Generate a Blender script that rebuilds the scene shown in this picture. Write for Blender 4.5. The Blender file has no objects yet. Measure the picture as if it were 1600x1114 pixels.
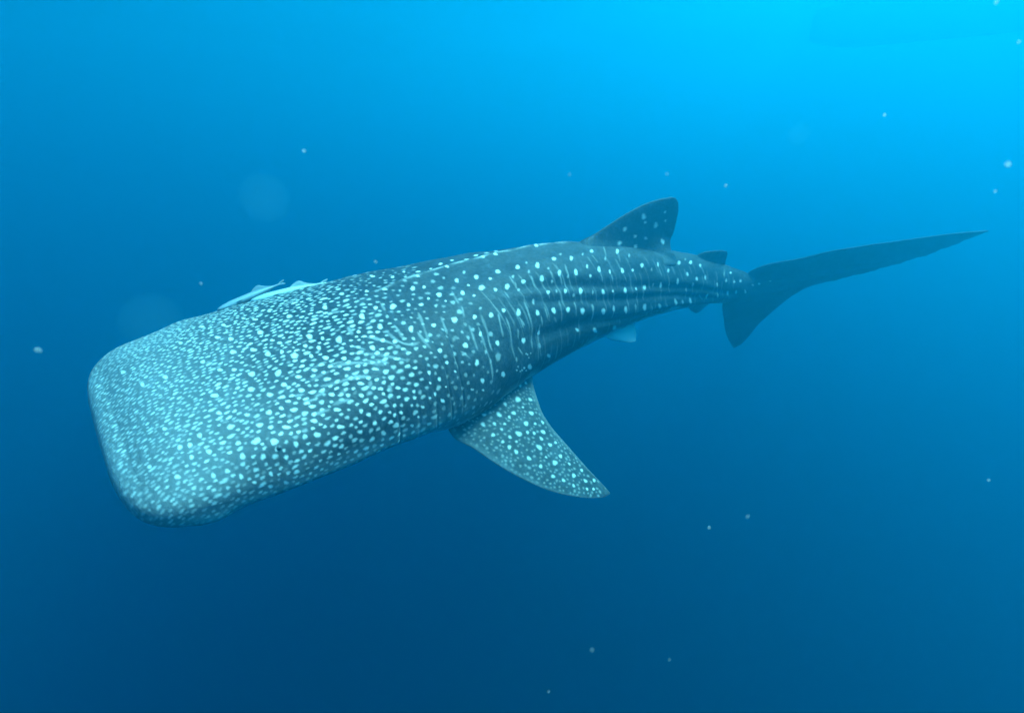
import bpy, math
import numpy as np
from mathutils import Vector, Matrix

rng = np.random.default_rng(7)
sc = bpy.context.scene
col = sc.collection

# ------------------------------------------------------------------ camera
PITCH = math.radians(20.0)          # the swimmer looks a little downwards
CAM = Vector((0.0, 0.0, -3.4))      # some three metres below the surface (z = 0)
FPX = 780.0                         # focal length in pixels of the 1600 px wide picture
cd = bpy.data.cameras.new('camera')
cam = bpy.data.objects.new('camera', cd)
col.objects.link(cam)
cd.sensor_fit = 'HORIZONTAL'
cd.sensor_width = 36.0
cd.lens = 36.0 * FPX / 1600.0
cd.clip_start = 0.02
cd.clip_end = 2000.0
cd.dof.use_dof = True
cd.dof.focus_distance = 1.9
cd.dof.aperture_fstop = 1.7
cam.location = CAM
cam.rotation_euler = (math.radians(90) - PITCH, 0, 0)
sc.camera = cam

# ------------------------------------------------------------------ daylight
SUN_EL, SUN_AZ = 62, 64            # azimuth counted to the right of the view direction
w = bpy.data.worlds.new('World')
sc.world = w
w.use_nodes = True
bg = w.node_tree.nodes['Background']
sky = w.node_tree.nodes.new('ShaderNodeTexSky')
sky.sky_type = 'NISHITA'
sky.sun_disc = False
sky.sun_elevation = math.radians(SUN_EL)
sky.sun_rotation = math.radians(SUN_AZ)
w.node_tree.links.new(sky.outputs[0], bg.inputs[0])
bg.inputs[1].default_value = 0.15
sd = bpy.data.lights.new('sun', 'SUN')
sd.energy = 4.0
sd.angle = math.radians(25)           # the rippled surface spreads the sun's rays
sd.color = (1.0, 0.96, 0.9)
sun = bpy.data.objects.new('sun', sd)
col.objects.link(sun)
e, a = math.radians(SUN_EL), math.radians(SUN_AZ)
sun.rotation_euler = Vector((math.sin(a) * math.cos(e), math.cos(a) * math.cos(e), math.sin(e))).to_track_quat('Z', 'Y').to_euler()

sc.view_settings.view_transform = 'Standard'
sc.view_settings.look = 'None'
sc.view_settings.gamma = 1.0
sc.view_settings.exposure = 2.86
sc.cycles.use_denoising = True
sc.cycles.max_bounces = 8
sc.cycles.diffuse_bounces = 3
sc.cycles.transparent_max_bounces = 8
sc.cycles.volume_bounces = 8

# ------------------------------------------------------------------ helpers
def tag(o, label=None, cat=None, group=None, kind=None):
    for k, v in (('label', label), ('category', cat), ('group', group), ('kind', kind)):
        if v:
            o[k] = v
    return o

def new_mat(name):
    m = bpy.data.materials.new(name)
    m.use_nodes = True
    return m, m.node_tree.nodes, m.node_tree.links

def outward(V, F):
    """turn a closed shell's faces so that they all look outwards"""
    c0 = V.mean(0)
    res = []
    for f in F:
        p = V[f]
        nn = np.cross(p[:, 1] - p[:, 0], p[:, 2] - p[:, 0])
        flip = (nn * (p.mean(1) - c0)).sum(1) < 0
        f = f.copy(); f[flip] = f[flip][:, ::-1]
        res.append(f)
    return res

def mesh_obj(name, V, Fq, mat, smooth=True, attrs=None, parent=None):
    """V (n,3) and a list of face index arrays (quads or triangles) -> one object"""
    me = bpy.data.meshes.new(name)
    V = np.asarray(V, np.float32)
    me.vertices.add(len(V))
    me.vertices.foreach_set('co', V.ravel())
    loops = np.concatenate([f.ravel() for f in Fq]).astype(np.int32)
    sizes = np.concatenate([np.full(len(f), f.shape[1], np.int32) for f in Fq])
    me.loops.add(len(loops))
    me.loops.foreach_set('vertex_index', loops)
    me.polygons.add(len(sizes))
    me.polygons.foreach_set('loop_start', np.concatenate([[0], np.cumsum(sizes)[:-1]]).astype(np.int32))
    me.polygons.foreach_set('use_smooth', np.full(len(sizes), smooth))
    me.update(calc_edges=True)
    for k, v in (attrs or {}).items():
        at = me.attributes.new(k, 'FLOAT', 'POINT')
        at.data.foreach_set('value', np.asarray(v, np.float32))
    me.materials.append(mat)
    o = bpy.data.objects.new(name, me)
    col.objects.link(o)
    if parent:
        o.parent = parent
    return o

def grid_faces(nr, nc, base=0, wrap=True):
    """rows nr, ring of nc points per row"""
    i = np.arange(nr - 1)[:, None]
    j = np.arange(nc if wrap else nc - 1)[None]
    k = (j + 1) % nc
    return (base + np.stack([i * nc + j, i * nc + k, (i + 1) * nc + k, (i + 1) * nc + j], -1)).reshape(-1, 4)

def pch(xk, yk, x):
    """monotone cubic through the knots"""
    xk, yk, x = np.asarray(xk, float), np.asarray(yk, float), np.asarray(x, float)
    h = np.diff(xk); d = np.diff(yk) / h; m = np.zeros(len(xk))
    for i in range(1, len(xk) - 1):
        if d[i - 1] * d[i] > 0:
            w1 = 2 * h[i] + h[i - 1]; w2 = h[i] + 2 * h[i - 1]
            m[i] = (w1 + w2) / (w1 / d[i - 1] + w2 / d[i])
    m[0], m[-1] = d[0], d[-1]
    i = np.clip(np.searchsorted(xk, x) - 1, 0, len(xk) - 2)
    t = (x - xk[i]) / h[i]
    return (yk[i] * (2 * t**3 - 3 * t**2 + 1) + h[i] * m[i] * (t**3 - 2 * t**2 + t)
            + yk[i + 1] * (-2 * t**3 + 3 * t**2) + h[i] * m[i + 1] * (t**3 - t**2))

def sstep(a, b, x):
    t = np.clip((x - a) / (b - a), 0, 1)
    return t * t * (3 - 2 * t)

# ------------------------------------------------------------------ the sea water: one closed box of even density
wm, n, l = new_mat('sea_water')
n.clear()
out = n.new('ShaderNodeOutputMaterial')
pv = n.new('ShaderNodeVolumePrincipled')
pv.inputs['Color'].default_value = (0.001, 0.164, 0.25, 1)
pv.inputs['Absorption Color'].default_value = (0, 0.32, 0.43, 1)
pv.inputs['Density'].default_value = 0.33
pv.inputs['Anisotropy'].default_value = 0.64
l.new(pv.outputs[0], out.inputs['Volume'])
bx = np.array([(x, y, z) for x in (-90, 90) for y in (-90, 90) for z in (-60, 0.8)], float)
tag(mesh_obj('haze', bx, outward(bx, [np.array([(0, 1, 3, 2), (4, 6, 7, 5), (0, 4, 5, 1), (2, 3, 7, 6), (0, 2, 6, 4), (1, 5, 7, 3)])]), wm, smooth=False), kind='stuff')

# the rippled underside of the surface: beyond the critical angle it mirrors the deep
um, n, l = new_mat('water_surface')
n.clear()
out = n.new('ShaderNodeOutputMaterial'); tr = n.new('ShaderNodeBsdfTransparent'); gl = n.new('ShaderNodeBsdfGlossy')
fr = n.new('ShaderNodeFresnel'); fr.inputs['IOR'].default_value = 1.33
gl.inputs['Roughness'].default_value = .08; gl.inputs['Color'].default_value = (.95, .98, 1, 1)
mx = n.new('ShaderNodeMixShader')
l.new(fr.outputs[0], mx.inputs[0]); l.new(tr.outputs[0], mx.inputs[1]); l.new(gl.outputs[0], mx.inputs[2]); l.new(mx.outputs[0], out.inputs[0])
gx = np.linspace(-88, 88, 353)
GX, GY = np.meshgrid(gx, gx, indexing='ij')
GZ = sum(a_ * np.sin(kx * GX + ky * GY + p_) for a_, kx, ky, p_ in ((.06, .55, .8, 0), (.05, -.7, 1.1, 2), (.035, 1.6, .5, 4), (.03, 1.9, -1.7, 1), (.02, 3.1, 2.2, 5), (.018, -2.6, 3.4, 3)))
tag(mesh_obj('water_surface', np.stack([GX, GY, GZ], -1).reshape(-1, 3), [grid_faces(353, 353, 0, False)[:, ::-1]], um), kind='structure')

# ------------------------------------------------------------------ whale shark
TL = 6.0                                     # total length in metres
ROT = np.array([[0.665324, 0.744791, 0.05128], [0.261672, -0.29698, 0.91833], [0.699194, -0.597569, -0.392479]])                        # shark axes (back, left, up) seen from the camera (right, up, depth)
POS0 = np.array([-0.570469, 0.01987, 2.4644])
cp, sp_ = math.cos(PITCH), math.sin(PITCH)
C2W = np.array([[1, 0, 0], [0, sp_, cp], [0, cp, -sp_]])   # camera (right, up, depth) -> world
M3 = C2W @ ROT @ np.diag([1, -1, 1])         # mesh axes: back, right, up
SHARK = Matrix.Identity(4)
for r in range(3):
    for c in range(3):
        SHARK[r][c] = M3[r, c]
    SHARK[r][3] = float((C2W @ POS0)[r] + CAM[r])

# the swimming curve of the spine
def smooth(x, y, s=.05):
    d = (x[:, None] - x[None, :]) / s
    k = np.exp(-.5 * d * d)
    return (k @ y) / k.sum(1)
SX = np.linspace(-.05, 1.1, 231)
YAW = smooth(SX, np.interp(SX, [0, .2, .45, .7, 1], [0.1196, 0.0, 0.2994, 0.3894, 0.5677]))
PIT = smooth(SX, np.interp(SX, [0, .2, .45, .7, 1], [0.0, 0.0, 0.0567, -0.1813, -0.1813]))
ROL = smooth(SX, np.interp(SX, [0, .2, .4, .55, .75, 1], [0.12, 0.12, 0.02, 0.0, 0.6161, 0.6161]), .03)
DIR = np.stack([np.cos(YAW) * np.cos(PIT), np.sin(YAW) * np.cos(PIT), np.sin(PIT)], 1)
SP = np.concatenate([[[0, 0, 0]], np.cumsum((DIR[1:] + DIR[:-1]) / 2 * (SX[1] - SX[0]), 0)])
SP -= np.array([np.interp(.2, SX, SP[:, i]) for i in range(3)])
def frame(x):
    x = np.asarray(x, float)
    c = np.stack([np.interp(x, SX, SP[:, i]) for i in range(3)], -1)
    ya, pi, ro = [np.interp(x, SX, q) for q in (YAW, PIT, ROL)]
    fw = np.stack([np.cos(ya) * np.cos(pi), np.sin(ya) * np.cos(pi), np.sin(pi)], -1)
    lat = np.stack([-np.sin(ya), np.cos(ya), 0 * ya], -1)
    up = np.cross(fw, lat)
    cr, sr = np.cos(ro)[..., None], np.sin(ro)[..., None]
    return c, fw, lat * cr - up * sr, up * cr + lat * sr
FLIP = np.array([1, -1, 1.])
def bend(L):
    """rest pose (back, left, up, in body lengths) -> mesh coordinates in metres"""
    c, fw, lat, up = frame(L[..., 0])
    return (c + lat * L[..., 1:2] + up * L[..., 2:3]) * TL * FLIP
def rigid(L, x0):
    """the same for a stiff fin carried by the spine at x0"""
    c, fw, lat, up = frame(x0)
    return (c + fw * (L[..., 0:1] - x0) + lat * L[..., 1:2] + up * L[..., 2:3]) * TL * FLIP

XK = [0,.01,.03,.06,.10,.15,.20,.25,.30,.36,.42,.48,.54,.60,.66,.72,.78,.84,.90]
WK = [.0,.0,.0905,.0930,.0945,.0945,.0915,.083,.071,.061,.052,.043,.035,.028,.021,.013,.0075,.0045,.001]
TK = [.0,.016,.025,.035,.045,.054,.061,.066,.069,.070,.066,.058,.049,.041,.032,.022,.017,.012,.003]
BK = [.0,.018,.022,.022,.022,.030,.051,.057,.052,.045,.037,.029,.022,.014,.007,.007,.014,.012,.003]
NX, NT = 1250, 600
t = np.linspace(0, 1, NX)
bxs = .004 + .892 * (.35 * t**3 + .65 * t)
q_ = np.linspace(0, 1, 401)[:-1]
qq = (np.pi / 2) * (3 * q_**2 - 2 * q_**3)
ph = np.concatenate([qq + k * np.pi / 2 for k in range(4)])     # 0 = back, 90 degrees = left flank
xx = bxs - .004
hw = pch(XK[2:], WK[2:], np.maximum(xx, .03)) * (1 - np.clip(1 - xx / .040, 0, 1)**3.6)**(1 / 3.8)
lip = (1 - np.clip(1 - xx / .03, 0, 1)**2.5)**.5
zt = pch(XK[1:], TK[1:], np.maximum(xx, .01)) * lip
zb = pch(XK[1:], BK[1:], np.maximum(xx, .01)) * lip
sq = np.interp(bxs, [0, .05, .2, .4, .8], [.60, .72, .95, 1, 1])[:, None]
s, c = np.sin(ph)[None], np.cos(ph)[None]
sq = np.where(c > 0, sq, np.interp(bxs, [0, .05, .12, .2, .4, .8], [1.05, 1.1, 1.1, 1.0, 1, 1])[:, None])   # flat underside of the head
Y = hw[:, None] * np.sign(s) * np.abs(s)**sq
Z = np.where(c > 0, zt[:, None], zb[:, None]) * np.sign(c) * np.abs(c)**sq
# even steps round every ring
pw = np.append(ph, 2 * np.pi)
yz = []
for i in range(NX):
    yr, zr = np.append(Y[i], Y[i, 0]), np.append(Z[i], Z[i, 0])
    d = np.concatenate([[0], np.cumsum(np.hypot(np.diff(yr), np.diff(zr)) + 1e-9)])
    v = np.linspace(0, d[-1], NT + 1)[:-1]
    yz.append((np.interp(v, d, yr), np.interp(v, d, zr), np.interp(v, d, pw)))
yz = np.array(yz)
Y, Z, PH = yz[:, 0], yz[:, 1], yz[:, 2]
X = np.repeat(bxs[:, None], NT, 1)
# arc length from the back line, left positive (metres)
ring = np.stack([Y, Z], -1) * TL
seg = np.linalg.norm(np.roll(ring, -1, 1) - ring, axis=-1)
S = np.concatenate([np.zeros((NX, 1)), np.cumsum(seg, 1)], 1)
PER = S[:, -1:]
S = S[:, :-1]
S = np.where(S > PER / 2, S - PER, S)
XM = bxs * TL
deg = np.degrees(PH)
deg = np.where(deg > 180, deg - 360, deg)                    # signed angle, left positive
adeg = np.abs(deg)
# ridges along the flanks: grooves between them, a keel along the back
disp = np.zeros_like(X)
for xs, an, dep, sg in (([.24, .285, .333, .386, .446, .524, .58, .66], [30, 37, 45, 55, 63, 72, 73, 75], .0018, 4.4),
                        ([.24, .276, .325, .382, .444, .512, .57, .66], [38, 45, 56, 67, 75, 80, 84, 88], .0016, 3.8),
                        ([.26, .318, .359, .401, .473, .55, .66], [70, 78, 81, 87, 104, 112, 115], .0019, 5.0)):
    pc = np.interp(bxs, xs, an)[:, None]
    fade = (sstep(.20, .34, bxs) * (1 - sstep(.58, .68, bxs)))[:, None]
    disp -= dep * fade * np.exp(-((adeg - pc) / sg)**2)
    disp += .5 * dep * fade * np.exp(-((adeg - pc + 2.2 * sg) / (1.5 * sg))**2)
disp += (.0026 * sstep(.14, .21, bxs) * (1 - sstep(.40, .46, bxs)))[:, None] * np.exp(-np.abs(adeg / 3.4)**1.0)
disp -= (.0010 * sstep(.14, .21, bxs) * (1 - sstep(.40, .46, bxs)))[:, None] * np.exp(-((adeg - 14) / 7)**2)
disp += (.0020 * sstep(.50, .55, bxs) * (1 - sstep(.66, .70, bxs)))[:, None] * np.exp(-np.abs(adeg / 6.0)**1.3)
# five gill slits on each side, the skin in front of each standing a little proud
for g in range(5):
    xg = [.136, .152, .167, .181, .1925][g] + .00012 * (adeg - 70) * (1 - .5 * g) + .0012 * np.sin(adeg * .11 + g)
    win = sstep(50 - 4 * g, 66 - 5 * g, adeg) * (1 - sstep(96 - 3 * g, 112 - 4 * g, adeg)) * [.7, .35, .5, 1.0, 1.1][g]
    dx = X - xg
    disp -= .0010 * win * np.exp(-(dx / .0010)**2)
    disp += .0007 * win * np.exp(-((dx + .0035) / .0035)**2)
    disp -= .0004 * win * np.exp(-((dx - .004) / .003)**2)
# corner of the jaw, brow above the eye, soft unevenness of the skin
disp += .0030 * np.exp(-((X - .038) / .010)**2 - ((adeg - 106) / 9)**2)
disp += .0025 * np.exp(-((X - .068) / .014)**2 - ((adeg - 60) / 9)**2)
disp += .0006 * np.sin(X * 95 + 2 * np.sin(deg * .05)) * np.sin(np.radians(adeg) * 5 + X * 40) * sstep(.02, .1, bxs)[:, None]
nl = np.sqrt((Y / (hw[:, None] + .004)**2)**2 + (Z / (.5 * (zt + zb)[:, None] + .004)**2)**2) + 1e-9
Y2 = Y + disp * (Y / (hw[:, None] + .004)**2) / nl
Z2 = Z + disp * (Z / (.5 * (zt + zb)[:, None] + .004)**2) / nl
# mouth line across the blunt front of the snout
X2 = X + .004 * np.exp(-((Z + .016) / .0022)**2) * np.exp(-(xx[:, None] / .022)**2)
Y2 = Y2 + pch([0, .10, .16, .24, .3, 1], [.003, .003, .002, .001, 0, 0], bxs)[:, None]
Z2 = Z2 - pch([0, .08, .16, .24, 1], [.001, .0005, 0, 0, 0], bxs)[:, None]
Z2 = Z2 + pch([0, .66, .70, .74, .78, .82, .86, .92], [0, 0, .004, .022, .047, .072, .092, .125], bxs)[:, None]
bodyL = np.stack([X2, Y2, Z2], -1)

# ---- markings
PECTORAL_SPOTS = [(0.429, 0.051, 0.0219), (0.509, 0.082, 0.0151), (0.359, -0.023, 0.0161), (0.425, -0.011, 0.0147), (0.513, -0.011, 0.0153), (0.567, -0.007, 0.0117), (0.445, -0.043, 0.0121), (0.238, 0.008, 0.0169), (0.236, -0.071, 0.012), (0.165, -0.097, 0.0133), (0.317, -0.063, 0.0106), (0.256, 0.069, 0.0169), (0.341, 0.1, 0.0148), (0.445, 0.147, 0.0172), (0.184, -0.026, 0.01), (0.182, 0.033, 0.0115), (0.129, 0.005, 0.0137), (0.097, -0.039, 0.0112), (0.143, 0.069, 0.0144), (0.198, 0.095, 0.0115), (0.332, 0.04, 0.014), (0.363, 0.177, 0.0174), (0.423, 0.258, 0.0168), (0.279, 0.199, 0.0192), (0.153, 0.136, 0.012), (0.222, 0.188, 0.0106), (0.183, 0.225, 0.0128), (0.212, 0.136, 0.009), (0.172, 0.187, 0.0104), (0.197, 0.261, 0.0136), (0.232, 0.32, 0.0137), (0.331, 0.217, 0.0111), (0.364, 0.238, 0.0112), (0.379, 0.28, 0.013), (0.399, 0.329, 0.0138), (0.328, 0.308, 0.0185), (0.343, 0.41, 0.0175), (0.403, 0.403, 0.0137), (0.258, 0.382, 0.0121), (0.279, 0.453, 0.0121), (0.315, 0.498, 0.0114), (0.387, 0.513, 0.0142), (0.426, 0.568, 0.0127), (0.478, 0.594, 0.012), (0.456, 0.519, 0.0112), (0.399, 0.6, 0.0091), (0.433, 0.621, 0.0092), (0.344, 0.547, 0.0098), (0.444, 0.336, 0.0106), (0.471, 0.216, 0.0127), (0.299, 0.106, 0.0103), (0.248, 0.122, 0.0092), (0.416, 0.202, 0.0098), (0.236, 0.223, 0.0082), (0.421, 0.099, 0.0081), (0.299, 0.003, 0.0078), (0.321, 0.364, 0.0075), (0.416, 0.458, 0.0094)]
DORSAL_SPOTS = [(2.981, 0.536, 0.0164), (2.998, 0.5, 0.0088), (3.095, 0.478, 0.0164), (2.831, 0.465, 0.0131), (3.156, 0.562, 0.0077), (3.173, 0.506, 0.0077), (2.924, 0.414, 0.0099), (3.023, 0.395, 0.0077), (3.168, 0.371, 0.0153), (2.933, 0.35, 0.0099), (2.786, 0.384, 0.0131)]
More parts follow.
